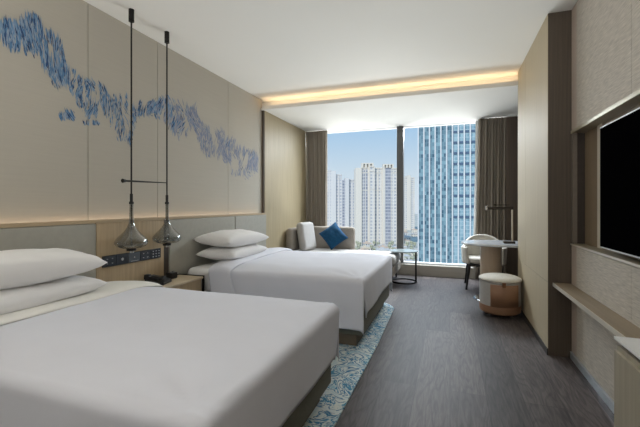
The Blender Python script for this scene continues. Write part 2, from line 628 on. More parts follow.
env = [(-30, 14, 52), (0, 20, 50), (10, 24, 54), (20, 24, 57), (30, 16, 58), (38, 16, 62), (46, 30, 78), (55, 34, 92), (62, 46, 92),
       (68, 66, 90), (75, 74, 104), (82, 78, 118), (90, 80, 124), (100, 82, 112), (108, 92, 124), (116, 94, 140), (124, 95, 148),
       (131, 97, 152), (138, 104, 120), (146, 104, 118), (154, 102, 120), (162, 98, 124), (170, 98, 134), (178, 102, 146),
       (186, 104, 140), (194, 106, 130), (200, 118, 150), (208, 126, 162), (216, 134, 160), (224, 130, 164), (232, 142, 178),
       (242, 148, 182), (250, 152, 180), (258, 158, 174)]
extra = [(60, 80, 110, 122), (66, 96, 105, 120), (84, 100, 118, 126)]


def env_at(x):
    for (x0, a0, b0), (x1, a1, b1) in zip(env[:-1], env[1:]):
        if x0 <= x <= x1:
            k = (x - x0) / (x1 - x0)
            return a0 + (a1 - a0) * k, b0 + (b1 - b0) * k
    return None


tones = [(48, 84, 126), (92, 132, 170), (124, 152, 180), (36, 60, 98), (150, 164, 180), (82, 118, 152)]
tone_mats = []
for i, t_ in enumerate(tones):
    tone_mats.append(mat('mural_ink_%d' % i, t_, 0.8, var=0.1, scale=(60, 60, 20)))
pale = [(138, 144, 164), (152, 156, 168), (118, 130, 158)]
for i, t_ in enumerate(pale):
    tone_mats.append(mat('mural_wash_%d' % i, t_, 0.8, var=0.08, scale=(60, 60, 20)))
mural_bm = MB()
stroke_mats = []
rnd = random.Random(11)


def stroke(cx, cy, ln, lean, wd, mi):
    """a tapering brush mark, given by where it lies on the wall"""
    y0, z0 = wall_pt(cx, cy)
    y1, z1 = wall_pt(cx + lean * ln, cy - ln)
    dy, dz = y1 - y0, z1 - z0
    L = math.hypot(dy, dz)
    if L < 1e-4:
        return
    ny, nz = -dz / L, dy / L
    w = wd * 0.5
    x = XL + 0.0008 + rnd.random() * 0.0008
    p = []
    for k, ww in ((0, 0.15), (0.25, 0.8), (0.6, 1.0), (1.0, 0.1)):
        p.append((k, ww))
    left = [(x, y0 + dy * k + ny * w * ww, z0 + dz * k + nz * w * ww) for k, ww in p]
    right = [(x, y0 + dy * k - ny * w * ww, z0 + dz * k - nz * w * ww) for k, ww in p]
    f = mural_bm.bm.faces.new([mural_bm.bm.verts.new(q) for q in left + right[::-1]])
    f.material_index = mi


n_made = 0
while n_made < 4300:
    x = rnd.uniform(-28, 258)
    te = env_at(x)
    if te is None:
        continue
    t0_, t1_ = te
    if rnd.random() < 0.10 and x < 110:
        ex = rnd.choice(extra)
        x = rnd.uniform(ex[0], ex[1])
        t0_, t1_ = ex[2] + 6, ex[3]
    y = rnd.uniform(t0_, t1_)
    # clumps and gaps as the painting has
    cl = noise.noise(Vector((x * 0.30, y * 0.05, 7.7)))
    jag = 0.2 * (noise.noise(Vector((x * 0.35, 5.0, 1.0))) + 0.3)
    if (y - t0_) / max(1, t1_ - t0_) < jag or (t1_ - y) / max(1, t1_ - t0_) < 0.3 * (noise.noise(Vector((x * 0.4, 15.0, 1.0))) + 0.2):
        continue
    if cl < (-0.28 if x < 60 else -0.20) + rnd.uniform(-0.2, 0.2):
        continue
    edge = abs((y - (t0_ + t1_) / 2) / max(1, (t1_ - t0_) / 2))
    if rnd.random() < 0.5 * edge ** 3:
        continue
    left_part = x < 70
    ln = rnd.uniform(4, 15) if left_part else rnd.uniform(2.5, 8)
    if x < 60 and rnd.random() < 0.15:
        ln *= 1.5
    if y + ln * 0 - ln < t0_ - 3:
        ln = max(3, y - t0_ + 3)
    ang = noise.noise(Vector((x * 0.05, y * 0.05, 9.0)))
    lean = -0.12 + ang * (0.35 if left_part else 1.3) + rnd.uniform(-0.12, 0.12)
    fade = max(0.0, min(1.0, (x - 140) / 60.0))
    if rnd.random() < fade * 0.95:
        mi = rnd.choice((6, 7, 8, 7))
    else:
        mi = rnd.choice((0, 1, 1, 2, 2, 3, 4, 5, 4))
    stroke(x, y, ln * rnd.choice((0.7, 1, 1.35)), lean, rnd.uniform(0.003, 0.010) if x < 150 else rnd.uniform(0.006, 0.015), mi)
    n_made += 1
me_o = mural_bm.build('mural', tone_mats, wl_)
me_o['label'] = 'blue brushwork painted across the wallcovering'

# ================================================================== HEADBOARD
hb = thing('headboard', 'long wall-mounted headboard of oak and sage leather behind both beds', 'headboard', (-2.59, 2.3, 0))


def hpart(name, m, x0, x1, y0, y1, z0, z1, bev=0.0, parent=None, seg=2):
    o = MB().box(x0, x1, y0, y1, z0, z1, bev, seg).build(name, m, None, smooth='auto' if bev else False)
    o.parent = hb
    o.matrix_parent_inverse = Matrix.Translation((2.59, -2.3, 0))
    return o


hpart('back_board', M['oak'], -2.605, -2.575, -0.6, 4.86, 0.0, 1.095)
hpart('top_rail', M['oakh'], -2.612, -2.545, -0.6, 4.86, 1.095, 1.12, 0.002)
hpart('gap_shade_strip', M['deepwood'], -2.575, -2.556, 2.805, 2.868, 0.05, 1.094)  # dark colour stands for the shade in the gap between panels
hpart('wood_panel', M['oak'], -2.575, -2.552, 2.095, 2.80, 0.05, 1.094, 0.001)
hpart('upholstered_panel', M['headfab'], -2.575, -2.545, 0.85, 2.09, 0.30, 1.094, 0.012, seg=4)
hpart('upholstered_panel', M['headfab'], -2.575, -2.545, -0.4, 0.84, 0.30, 1.094, 0.012, seg=4)
hpart('upholstered_panel', M['headfab'], -2.575, -2.545, 2.872, 4.015, 0.30, 1.094, 0.012, seg=4)
hpart('upholstered_panel', M['headfab'], -2.575, -2.545, 4.03, 4.855, 0.30, 1.094, 0.012, seg=4)
# LED line that washes the wall above the rail
hled = box('headboard_led_strip', M['warm'], -2.645, -2.638, -0.5, 4.8, 1.060, 1.064)
tag(hled, 'warm light line glowing up the wall behind the headboard rail', 'light strip')
add_light('headboard_glow', 'AREA', (-2.636, 2.15, 1.07), (PI, 0, PI / 2), 2.3, (1.0, 0.80, 0.62),
          shape='RECTANGLE', size=5.3, size_y=0.02)

# control panel
cp = thing('control_panel', 'dark strip of switches and sockets on the oak headboard panel', 'switch panel', (-2.552, 2.447, 0.79))


def rel(o, root):
    """parent o to root keeping o where it stands"""
    o.parent = root
    loc = Vector(root.location)
    o.matrix_parent_inverse = (Matrix.Translation(loc) @ Matrix.Rotation(root.rotation_euler.z, 4, 'Z')).inverted()
    return o


rel(box('frame', M['black'], -2.5515, -2.545, 2.14, 2.755, 0.745, 0.835, 0.002), cp)
gy = [2.146, 2.266, 2.388, 2.510, 2.632]
for i, y in enumerate(gy):
    plm = M['switch2'] if i == 2 else M['switch']
    plate = rel(box('switch_plate', plm, -2.545, -2.541, y, y + 0.117, 0.750, 0.830, 0.001), cp)
    def mark(name, a, b, z0, z1):
        MB().box(-2.541, -2.5403, y + a, y + b, z0, z1).build(name, M['icon'], plate)
    if i in (0, 3):
        for yy in (0.035, 0.082):
            for zz in (0.772, 0.808):
                mark('button', yy - 0.006, yy + 0.006, zz - 0.002, zz + 0.002)
    elif i == 1:
        (lambda o_, p_: setattr(o_, 'parent', p_))(MB().tube((-2.541, y + 0.058, 0.79), (-2.5403, y + 0.058, 0.79), 0.012).build('dial', M['icon']), plate)
    elif i == 2:
        (lambda o_, p_: setattr(o_, 'parent', p_))(MB().tube((-2.541, y + 0.058, 0.79), (-2.5403, y + 0.058, 0.79), 0.006).build('dial', M['icon']), plate)
        mark('indicator_bar', 0.02, 0.10, 0.758, 0.761)
    else:
        for yy in (0.025, 0.06, 0.095):
            for zz in (0.765, 0.79, 0.815):
                mark('button', yy - 0.006, yy + 0.006, zz - 0.003, zz + 0.003)

# ================================================================== RUG
rug_pts = [(-1.9, 0.6), (-0.70, 0.6), (-0.605, 2.0), (-0.60, 3.2), (-0.625, 4.42), (-0.66, 4.50), (-0.75, 4.62), (-1.9, 4.62)]
rb = MB()
rb.bm.faces.new([rb.bm.verts.new((x, y, 0.0125)) for x, y in rug_pts])
rug = rb.build('rug', M['rug'], solid=0.012)
tag(rug, 'blue and ivory patterned rug under the foot ends of the beds', 'rug')

# ================================================================== BEDS
def make_bed(y0, y1, label):
    yc = (y0 + y1) / 2
    bed = thing('bed', label, 'bed', (-1.62, yc, 0.013))
    rel(box('base', M['bedbase'], -2.50, -0.705, y0 + 0.03, y1 - 0.03, 0.115, 0.36, 0.012, seg=3), bed)
    rel(box('plinth', M['plinth'], -1.85, -0.765, y0 + 0.06, y1 - 0.08, 0.0135, 0.115, 0.003), bed)
    rel(box('plinth', M['plinth'], -2.42, -1.95, y0 + 0.06, y1 - 0.08, 0.001, 0.115, 0.003), bed)
    mt = MB().box(-2.535, -0.73, y0 + 0.015, y1 - 0.015, 0.362, 0.598, 0.06, 6)
    rel(mt.build('mattress', M['pillow'], None, smooth=True), bed)
    return bed


def make_duvet(y0, y1, label, seedv, foot=-0.665, head=-2.16, ztop=0.612, foldm='cream', band=0.34, side=0.435):
    """a quilt draped over the mattress: crowned top, rounded edges, flaps at the foot and both sides"""
    R = 0.042
    arc = R * PI / 2
    ft = 0.27
    wx = (foot - R) - head
    hy = (y1 - y0) / 2 - R
    yc = (y0 + y1) / 2
    US = wx + arc + ft
    VS = 2 * (hy + arc + side - R)
    nu, nv = 92, 128
    off = Vector((seedv * 7.3, seedv * 3.1, 0))

    def m1(d):
        if d <= 0:
            return d, 0.0
        if d < arc:
            a = d / R
            return R * math.sin(a), R * (1 - math.cos(a))
        return R, R + d - arc

    def fn(u, v):
        s = u * US - wx
        t = (v - 0.5) * VS
        sg = 1 if t >= 0 else -1
        dt = abs(t) - hy
        px, dzx = m1(s)
        py, dzy = m1(dt)
        x = foot - R + px
        y = yc + sg * (hy + py)
        drop = dzx + dzy
        if s > arc:
            # foot flap: leans out a little, ripples, gathers away from the corner
            k = (s - arc) / ft
            x += 0.006 * k + 0.004 * k * math.sin(y * 7 + seedv)
            y -= sg * 0.10 * k * max(0, 1 - max(0, -dt) / 0.3)
            drop *= 1 + 0.03 * math.sin(y * 2.1 + seedv)
        if dt > arc:
            k = (dt - arc) / side
            y += sg * (0.010 * k + 0.010 * k * math.sin(x * 5.0 + seedv * 2))
        z = ztop - drop
        # crown and soft unevenness on the top
        ex = min(1.0, max(0.0, -s) / 0.22)
        ey = min(1.0, max(0.0, -dt) / 0.25)
        flat = (ex * (2 - ex)) * (ey * (2 - ey))
        z += 0.030 * flat
        p = Vector((x * 1.6, y * 1.6, z * 2)) + off
        nn = noise.noise(p) * 0.012 + noise.noise(p * 2.7) * 0.005
        z += nn * (0.3 + 0.7 * flat)
        if drop > R:
            w = min(1, (drop - R) / 0.2)
            if s > arc:
                x += w * 0.006 * noise.noise(Vector((y * 5, z * 3, seedv)))
            if dt > arc:
                y += w * 0.012 * noise.noise(Vector((x * 5, z * 3, seedv)))
        # tension creases running to the foot corners
        if s > -0.5 and dt > -0.6 and drop < 0.2:
            q = math.hypot(s, dt)
            aa = math.atan2(dt + 0.001, s + 0.001)
            z += 0.0035 * math.sin(aa * 12) * max(0, 1 - q / 0.55)
        return (x, y, z)

    def skip(u0, v0, u1, v1):
        s = (u0 + u1) / 2 * US - wx
        dt = abs(((v0 + v1) / 2 - 0.5) * VS) - hy
        return s > arc * 0.8 and dt > arc * 0.8

    d = MB().grid(nu, nv, fn, skip).build('duvet', M['sheet'], None, smooth=True, solid=0.010)
    tag(d, label, 'duvet')

    # folded-back band at the head end
    US2 = band

    def fb(u, v):
        t = (v - 0.5) * VS * 0.985
        sg = 1 if t >= 0 else -1
        dt = abs(t) - hy
        py, dzy = m1(dt)
        y = yc + sg * (hy + py)
        s = u * band
        x = head + 0.10 - s + 0.03 * math.sin(y * 2.0 + seedv)
        y += sg * 0.016
        if dt > arc:
            k = (dt - arc) / side
            y += sg * (0.010 * k + 0.010 * k * math.sin(x * 5.0 + seedv * 2))
            x += 0.16 * k * (0.4 + 0.6 * (1 - u))
        ey = min(1.0, max(0.0, -dt) / 0.25)
        z = ztop + 0.013 - dzy + 0.030 * (ey * (2 - ey))
        e0 = min(1, u / 0.12)
        z += 0.010 * math.sin(min(1, u * 1.1) * PI) - 0.012 * (1 - e0)
        p = Vector((x * 2.0, y * 2.0, 0)) + off
        z += noise.noise(p) * 0.009
        return (x, y, z)
    fo = MB().grid(20, 110, fb).build('fold', M[foldm], None, smooth=True, solid=0.007, offset=1.0)
    fo.parent = d
    fo['label'] = 'turned-down band at the head end'
    return d


make_bed(0.90, 2.25, 'grey upholstered bed nearest the camera, mostly hidden by its white duvet')
make_bed(3.06, 4.60, 'grey upholstered bed farther back, on the window side of the nightstand')
make_duvet(0.875, 2.27, 'white duvet spread over the nearest bed, filling the lower left', 1.0, side=0.34)
make_duvet(3.042, 4.63, 'white duvet spread over the farther bed, hanging beside the nightstand', 2.3, foot=-0.68, head=-2.10, foldm='sheet', band=0.24)


def make_pillow(label, loc, rot, L=0.80, W=0.52, T=0.19, group=None, pinch=0.08, seedv=0.0, m='pillow', name='pillow', cat='pillow', nseg=30, power=0.36):
    b = MB()
    def surf(sgn):
        def fn(u, v):
            a, c = u * 2 - 1, v * 2 - 1
            k = (max(0.0, 1 - a * a) ** power) * (max(0.0, 1 - c * c) ** power)
            x = a * W / 2 * (1 - pinch * (1 - c * c) * abs(a) ** 3 * 0 - pinch * (1 - abs(c) ** 2))
            y = c * L / 2 * (1 - pinch * 0.7 * (1 - abs(a) ** 2))
            z = sgn * T / 2 * k
            z += sgn * k * 0.010 * noise.noise(Vector((a * 2.2 + seedv, c * 2.2, seedv + sgn)))
            z += 0.004 * noise.noise(Vector((a * 5 + seedv, c * 5, 1)))
            return (x, y, z)
        return fn
    b.grid(nseg, nseg, surf(1))
    b.grid(nseg, nseg, surf(-1))
    bmesh.ops.remove_doubles(b.bm, verts=b.bm.verts[:], dist=1e-4)
    o = b.build(name, M[m], None, smooth=True)
    o.location = loc
    o.rotation_euler = rot
    tag(o, label, cat, group)
    return o


r = math.radians
make_pillow('white pillow lying on the far bed, topmost of the pair beneath the divided headboard', (-2.30, 3.60, 0.862), (r(0), r(3), r(-3)), L=0.79, W=0.46, T=0.185, seedv=1)
make_pillow('white pillow lying on the far bed, underneath another pillow', (-2.29, 3.60, 0.715), (r(0), r(1), r(2)), L=0.78, W=0.46, T=0.165, seedv=4)
make_pillow('large white pillow on the nearest bed, topmost of the two at the left edge', (-2.32, 1.37, 0.880), (r(-1), r(3), r(-4)), L=0.90, W=0.38, T=0.20, seedv=7)
make_pillow('white pillow on the nearest bed, lower of the two at the left edge', (-2.325, 1.40, 0.722), (r(0), r(2), r(2)), L=0.90, W=0.38, T=0.16, seedv=9)

# ================================================================== NIGHTSTAND
ns = thing('nightstand', 'low oak-topped nightstand in a black metal frame between the beds', 'nightstand', (-2.38, 2.70, 0))
nb = MB()
X0, X1, Y0, Y1, ZT = -2.53, -2.25, 2.34, 2.99, 0.553
for x in (X0, X1):
    for y in (Y0, Y1):
        nb_ = MB().box(x - 0.009, x + 0.009, y - 0.009, y + 0.009, 0, ZT, 0.001)
        rel(nb_.build('leg', M['blackmetal']), ns)
fr = MB()
for x in (X0,):
    fr.box(x - 0.008, x + 0.008, Y0 - 0.008, Y1 + 0.008, ZT - 0.02, ZT + 0.001)
for y in (Y0, Y1):
    fr.box(X0 - 0.008, X1 + 0.008, y - 0.0082, y + 0.0082, ZT - 0.0205, ZT + 0.0005)
    rel(box('stretcher', M['blackmetal'], X0 + 0.009, X1 - 0.009, y - 0.008, y + 0.008, 0.10, 0.118), ns)
rel(fr.build('frame', M['blackmetal']), ns)
rel(box('top', M['paleoak'], X0 + 0.009, X1 + 0.006, Y0 + 0.009, Y1 - 0.009, ZT - 0.026, ZT - 0.006, 0.002), ns)
cabn = rel(box('drawer', M['oak'], X0 + 0.012, X1 - 0.012, Y0 + 0.012, Y1 - 0.012, 0.34, ZT - 0.028, 0.003), ns)

# telephone on the nightstand
zt = ZT - 0.006
tel = thing('telephone', 'black desk telephone lying on the oak nightstand', 'telephone', (-2.41, 2.58, zt + 0.001))
tb = MB()
tb.box(-0.085, 0.085, -0.075, 0.075, 0.0, 0.030, 0.006)
for v in tb.bm.verts:
    if v.co.z > 0.015:
        v.co.z += (0.085 - v.co.x) * 0.22
tb_o = tb.build('phone_base', M['black'], None, smooth='auto'); tb_o.parent = tel
hs = MB().box(-0.095, 0.085, -0.072, -0.025, 0.055, 0.075, 0.008)
hs.box(-0.095, -0.05, -0.074, -0.022, 0.045, 0.088, 0.008).box(0.035, 0.085, -0.074, -0.022, 0.036, 0.070, 0.008)
hs_o = hs.build('handset', M['black'], None, smooth='auto'); hs_o.parent = tel
kb = MB()
for i in range(3):
    for j in range(4):
        kb.box(-0.03 + j * 0.024, -0.014 + j * 0.024, 0.0 + i * 0.022, 0.015 + i * 0.022, 0.050 - j * 0.0052, 0.058 - j * 0.0052)
kb_o = kb.build('keypad', M['switch2']); kb_o.parent = tb_o
tel.rotation_euler = (0, 0, r(15))

ck = thing('bedside_clock', 'small glossy black box with chrome buttons beside the telephone', 'clock', (-2.46, 2.80, zt + 0.001))
o = MB().box(-0.035, 0.035, -0.04, 0.04, 0, 0.055, 0.008, 3).build('body', M['black'], None, smooth='auto'); o.parent = ck
for yy_ in (0.016, -0.016):
    o = MB().tube((0.0, yy_, 0.056), (0, yy_, 0.066), 0.011).build('button', M['chrome'], None, smooth='auto'); o.parent = ck

# ================================================================== PENDANT LAMPS
def make_pendant(label, x, y, bar):
    p = thing('pendant_lamp', label, 'pendant lamp', (x, y, HC), group='smoked glass pendants between the beds')

    def add(name, mb, m, parent=p, smooth='auto', **kw):
        q = mb.build(name, m, None, smooth=smooth, **kw)
        q.parent = parent
        return q
    T = -HC
    add('ceiling_mount', MB().tube((0, 0, -0.10), (0, 0, -0.001), 0.021, seg=20), M['blackmetal'])
    add('rod', MB().tube((0, 0, 1.30 + T), (0, 0, -0.10), 0.0065, seg=10), M['blackmetal'])
    add('coupling', MB().tube((0, 0, 1.262 + T), (0, 0, 1.325 + T), 0.012, seg=14).tube((0, 0, 1.243 + T), (0, 0, 1.262 + T), 0.018, seg=14), M['blackmetal'])
    prof = [(0.014, 1.243), (0.0145, 1.20), (0.0155, 1.15), (0.0175, 1.11), (0.022, 1.082), (0.032, 1.056), (0.050, 1.028), (0.074, 1.002),
            (0.099, 0.978), (0.116, 0.957), (0.123, 0.938), (0.120, 0.920), (0.105, 0.904), (0.080, 0.893), (0.055, 0.888), (0.034, 0.887)]
    sh = add('glass_shade', MB().lathe([(a, b + T) for a, b in prof], seg=48), M['smoke'], smooth=True)
    add('inner_rod', MB().tube((0, 0, 0.90 + T), (0, 0, 1.243 + T), 0.0045, seg=8), M['chrome'])
    for zz in (1.06, 1.01, 0.965, 0.925):
        add('light_bead', MB().ball((0, 0, zz + T), 0.011, seg=12), M['chrome'], parent=sh, smooth=True)
    add('lower_cap', MB().tube((0, 0, 0.868 + T), (0, 0, 0.892 + T), 0.036, seg=24), M['blackmetal'])
    add('diffuser', MB().tube((0, 0, 0.852 + T), (0, 0, 0.868 + T), 0.020, seg=20), M['chrome'])
    if bar:
        add('spacer_bar', MB().tube((0, -0.06, 1.426 + T), (0, 0.395, 1.436 + T), 0.0085, 0.004, seg=12).tube((0, -0.085, 1.4255 + T), (0, -0.06, 1.426 + T), 0.017, 0.012, seg=14), M['blackmetal'])
    return p


make_pendant('smoked glass teardrop pendant on a long black rod, nearer the camera', -2.42, 2.298, True)
make_pendant('smoked glass teardrop pendant on a long black rod, nearer the far bed', -2.43, 2.705, False)

# ================================================================== SOFA BY THE WINDOW
sf = thing('chaise_sofa', 'low grey-beige chaise sofa in the corner below the window', 'sofa', (-1.7, 6.1, 0))


def sfp(name, mb, m, smooth='auto', **kw):
    return rel(mb.build(name, m, None, smooth=smooth, **kw), sf)


def slab_yz(mb, pts, x0, x1):
    n_ = len(pts)
    a = [mb.bm.verts.new((x0, y, z)) for y, z in pts]
    b = [mb.bm.verts.new((x1, y, z)) for y, z in pts]
    mb.bm.faces.new(a)
    mb.bm.faces.new(b[::-1])
    for i in range(n_):
        mb.bm.faces.new((a[i], b[i], b[(i + 1) % n_], a[(i + 1) % n_]))


sfp('base', MB().box(-2.58, -0.80, 5.62, 6.46, 0.14, 0.30, 0.03, 4), M['sofa'])
sfp('seat_cushion', MB().box(-2.57, -0.78, 5.60, 6.34, 0.302, 0.455, 0.06, 6), M['cushion'], smooth=True)
sfp('backrest', MB().box(-2.58, -1.60, 6.36, 6.49, 0.302, 0.845, 0.06, 6), M['sofa'], smooth=True)
sfp('armrest', MB().box(-2.60, -2.47, 5.62, 6.35, 0.456, 0.845, 0.055, 6), M['sofa'], smooth=True)
for x in (-2.45, -0.87):
    for y in (5.72, 6.40):
        sfp('leg', MB().tube((x, y, 0), (x, y, 0.14), 0.012, 0.018), M['blackmetal'])

gc = MB().box(-0.07, 0.07, -0.21, 0.21, -0.24, 0.24, 0.06, 6).build('cushion', M['cushion'], None, smooth=True)
gc.location = (-2.335, 5.93, 0.700)
gc.rotation_euler = (0, r(-10), r(-10))
tag(gc, 'pale grey square cushion propped on the chaise against its arm', 'cushion')
make_pillow('deep blue cushion standing on one corner against the chaise back', (-1.935, 6.20, 0.695), (r(78), r(0), r(0)), L=0.40, W=0.37, T=0.15, m='blue', name='cushion', cat='cushion', seedv=5, power=0.45)
bc = bpy.data.objects['cushion.001']
bc.rotation_euler = (Matrix.Rotation(r(6), 3, 'Z') @ Matrix.Rotation(r(62), 3, 'X') @ Matrix.Rotation(r(40), 3, 'Z')).to_euler()

# ================================================================== SIDE TABLE
st = thing('side_table', 'small round grey-topped side table with a black ring base beside the chaise', 'side table', (-0.70, 6.05, 0))
def ring(mb, R_, r_, z, c=(0, 0), seg=48, k=10):
    vs = []
    for i in range(seg):
        a = 2 * PI * i / seg
        vs.append([mb.bm.verts.new((c[0] + (R_ + r_ * math.cos(b)) * math.cos(a), c[1] + (R_ + r_ * math.cos(b)) * math.sin(a), z + r_ * math.sin(b)))
                   for b in [2 * PI * j / k for j in range(k)]])
    for i in range(seg):
        for j in range(k):
            mb.bm.faces.new((vs[i][j], vs[(i + 1) % seg][j], vs[(i + 1) % seg][(j + 1) % k], vs[i][(j + 1) % k]))
    return mb
o = ring(MB(), 0.195, 0.012, 0.0125).build('base_ring', M['blackmetal'], None, smooth=True); o.parent = st
o = MB().box(0.178, 0.206, -0.055, -0.035, 0.012, 0.488, 0.002).build('post', M['blackmetal'], None, smooth='auto'); o.parent = st
o = MB().lathe([(0.001, 0.489), (0.222, 0.489), (0.225, 0.492), (0.225, 0.501), (0.222, 0.504), (0.001, 0.504)], seg=56).build('table_top', M['greyglass'], None, smooth='auto'); o.parent = st

# ================================================================== CURTAINS
def make_curtain(name, label, x0, x1, y, z0, z1, folds, m, amp=0.045, flare=0.0, th=0.003):
    def fn(u, v):
        w = x1 - x0
        ph = u * folds * 2 * PI + 0.5 * math.sin(u * 9)
        z = z0 + (z1 - z0) * v
        x = x0 + w * u - flare * (1 - v) ** 1.3 * (1 - u)
        x += 0.010 * math.sin(ph * 2 + 0.7)
        yy = y + amp * math.sin(ph) * (0.75 + 0.25 * (1 - v)) + 0.008 * math.sin(u * 31 + v * 3)
        return (x, yy, z)
    c = MB().grid(folds * 14, 14, fn).build(name, m, None, smooth=True, solid=th)
    tag(c, label, 'curtain')
    return c


make_curtain('curtain', 'pleated taupe curtain at the left side of the window', -2.617, -2.19, 6.60, 0.02, HL - 0.01, 9, M['curtain'], amp=0.035)
make_curtain('curtain', 'pleated taupe curtain at the right of the window behind the desk chair', 0.435, 0.84, 6.55, 0.02, HL - 0.01, 9, M['curtain'], amp=0.03, flare=0.05)
make_curtain('sheer_curtain', 'narrow white sheer curtain gathered beside the right curtain', 0.40, 0.56, 6.64, 0.19, HL - 0.01, 4, M['sheer'], amp=0.014, flare=0.05)

# ================================================================== DESK, CHAIR, LAMP, OTTOMAN
dk = thing('desk', 'oval marble-topped desk on a round column in the window alcove', 'desk', (0.62, 5.27, 0))
tp = MB()
pts = []
nn_ = 64
for k in range(nn_):
    a = 2 * PI * k / nn_
    ca, sa = math.cos(a), math.sin(a)
    pts.append((0.48 * math.copysign(abs(ca) ** 0.9, ca), 0.345 * math.copysign(abs(sa) ** 0.9, sa)))
lv = [(0.97, 0.722), (1.0, 0.727), (1.0, 0.745), (0.985, 0.75)]
rings_ = [[tp.bm.verts.new((x * s_, y * s_, z)) for x, y in pts] for s_, z in lv]
for i in range(3):
    for k in range(nn_):
        tp.bm.faces.new((rings_[i][k], rings_[i][(k + 1) % nn_], rings_[i + 1][(k + 1) % nn_], rings_[i + 1][k]))
tp.bm.faces.new(rings_[0][::-1])
tp.bm.faces.new(rings_[3])
o = tp.build('desk_top', M['marble'], None, smooth='auto'); o.parent = dk
o = MB().tube((-0.115, 0.03, 0.02), (-0.115, 0.03, 0.721), 0.128, seg=48).build('column', M['stonecol'], None, smooth='auto'); o.parent = dk
o = MB().lathe([(0.001, 0.0), (0.215, 0.0), (0.215, 0.012), (0.20, 0.019), (0.001, 0.019)], c=(-0.115, 0.03), seg=48).build('base_plate', M['chrome'], None, smooth='auto'); o.parent = dk

lp = thing('desk_lamp', 'slim brass desk lamp with a horizontal arm on the marble desk', 'lamp', (0.715, 5.20, 0.751))
o = MB().box(-0.075, 0.055, -0.05, 0.05, 0, 0.026, 0.003).build('base', M['brass'], None, smooth='auto'); o.parent = lp
o = MB().box(0.022, 0.034, -0.02, 0.0, 0.02, 0.455, 0.001).box(0.022, 0.034, 0.012, 0.03, 0.02, 0.455, 0.001).build('stem', M['champ'], None, smooth='auto'); o.parent = lp
o = MB().box(-0.255, 0.036, -0.022, 0.022, 0.425, 0.462, 0.003).build('lamp_arm', M['brass'], None, smooth='auto'); o.parent = lp
o = MB().tube((-0.268, 0, 0.418), (-0.268, 0, 0.475), 0.017).build('end_knob', M['chrome'], None, smooth='auto'); o.parent = lp
o = MB().box(-0.17, 0.0, 0.030, 0.046, 0.478, 0.490, 0.002).tube((-0.17, 0.038, 0.474), (-0.17, 0.038, 0.498), 0.012).build('crossarm', M['brass'], None, smooth='auto'); o.parent = lp

ch = thing('armchair', 'cream barrel-backed armchair with dark legs behind the marble desk', 'chair', (0.475, 6.03, 0))
def seatshape(mb, rx, ry, z0, z1, n=40, edge=0.03):
    lv_ = [(0.93, z0), (1.0, z0 + edge), (1.0, z1 - edge), (0.95, z1 - 0.006), (0.80, z1)]
    rs = []
    for s_, z in lv_:
        rs.append([mb.bm.verts.new((rx * s_ * math.copysign(abs(math.cos(2 * PI * k / n)) ** 0.75, math.cos(2 * PI * k / n)),
                                    ry * s_ * math.copysign(abs(math.sin(2 * PI * k / n)) ** 0.75, math.sin(2 * PI * k / n)), z)) for k in range(n)])
    for i in range(len(rs) - 1):
        for k in range(n):
            mb.bm.faces.new((rs[i][k], rs[i][(k + 1) % n], rs[i + 1][(k + 1) % n], rs[i + 1][k]))
    mb.bm.faces.new(rs[0][::-1])
    mb.bm.faces.new(rs[-1])
    return mb
o = seatshape(MB(), 0.228, 0.228, 0.37, 0.46).build('seat', M['chairfab'], None, smooth=True); o.parent = ch
# wrap-round shell: back is higher, arms drop to the front
def shell(u, v):
    a = r(-38) + (r(218) - r(-38)) * u
    w = math.sin(max(0.0, min(PI, (a - r(25)) / r(130) * PI)))
    side = max(0.0, w) ** 0.6
    top = 0.615 + 0.165 * side
    bot = 0.365
    rr = 0.243 + 0.015 * v
    return (rr * math.cos(a) * 1.02, rr * math.sin(a) * 0.98, bot + (top - bot) * v)
o = MB().grid(48, 12, shell).build('backrest', M['chairfab'], None, smooth=True, solid=0.055, offset=1.0, sub=1); o.parent = ch
o = MB().box(-0.20, 0.20, -0.20, 0.20, 0.335, 0.368, 0.01).build('seat_frame', M['blackmetal'], None, smooth='auto'); o.parent = ch
for sx in (-1, 1):
    for sy in (-1, 1):
        o = MB().tube((sx * 0.25, sy * 0.24, 0), (sx * 0.205, sy * 0.19, 0.37), 0.014, 0.022).build('leg', M['blackmetal'], None, smooth='auto'); o.parent = ch

ot = thing('ottoman', 'round tan leather and grey fabric ottoman beside the pillar', 'ottoman', (0.530, 4.60, 0), r(0))
RO = 0.214
o = MB().lathe([(0.001, 0.035), (RO - 0.03, 0.035), (RO - 0.004, 0.055), (RO, 0.075), (RO, 0.13), (0.001, 0.13)], seg=64).build('leather_base', M['tan'], None, smooth='auto'); o.parent = ot
o = MB().lathe([(0.001, 0.131), (RO - 0.003, 0.131), (RO - 0.002, 0.386), (0.001, 0.386)], seg=64).build('fabric_body', M['cushion'], None, smooth='auto'); o.parent = ot
a0, a1 = r(-122), r(-40)
pn = MB().lathe([(RO - 0.002, 0.128), (RO + 0.004, 0.130), (RO + 0.004, 0.368), (RO - 0.002, 0.370)], seg=28, ang=(a0, a1))
o = pn.build('leather_panel', M['tan'], None, smooth='auto', solid=0.002); o.parent = ot
o = MB().lathe([(0.001, 0.388), (RO - 0.008, 0.388), (RO + 0.004, 0.396), (RO + 0.006, 0.408), (RO + 0.001, 0.420), (RO - 0.03, 0.436), (RO * 0.6, 0.450), (RO * 0.3, 0.457), (0.001, 0.459)], seg=64).build('cushion_top', M['chairfab'], None, smooth=True); o.parent = ot; otc = o
am = r(-86)
cx_, cy_ = (RO + 0.012) * math.cos(am), (RO + 0.012) * math.sin(am)
o = MB().box(-0.018, 0.018, -0.006, 0.006, 0.350, 0.400, 0.003).build('leather_tab', M['darktan'], None, smooth='auto')
o.location = (cx_, cy_, 0); o.rotation_euler = (0, 0, am + PI / 2); o.parent = otc
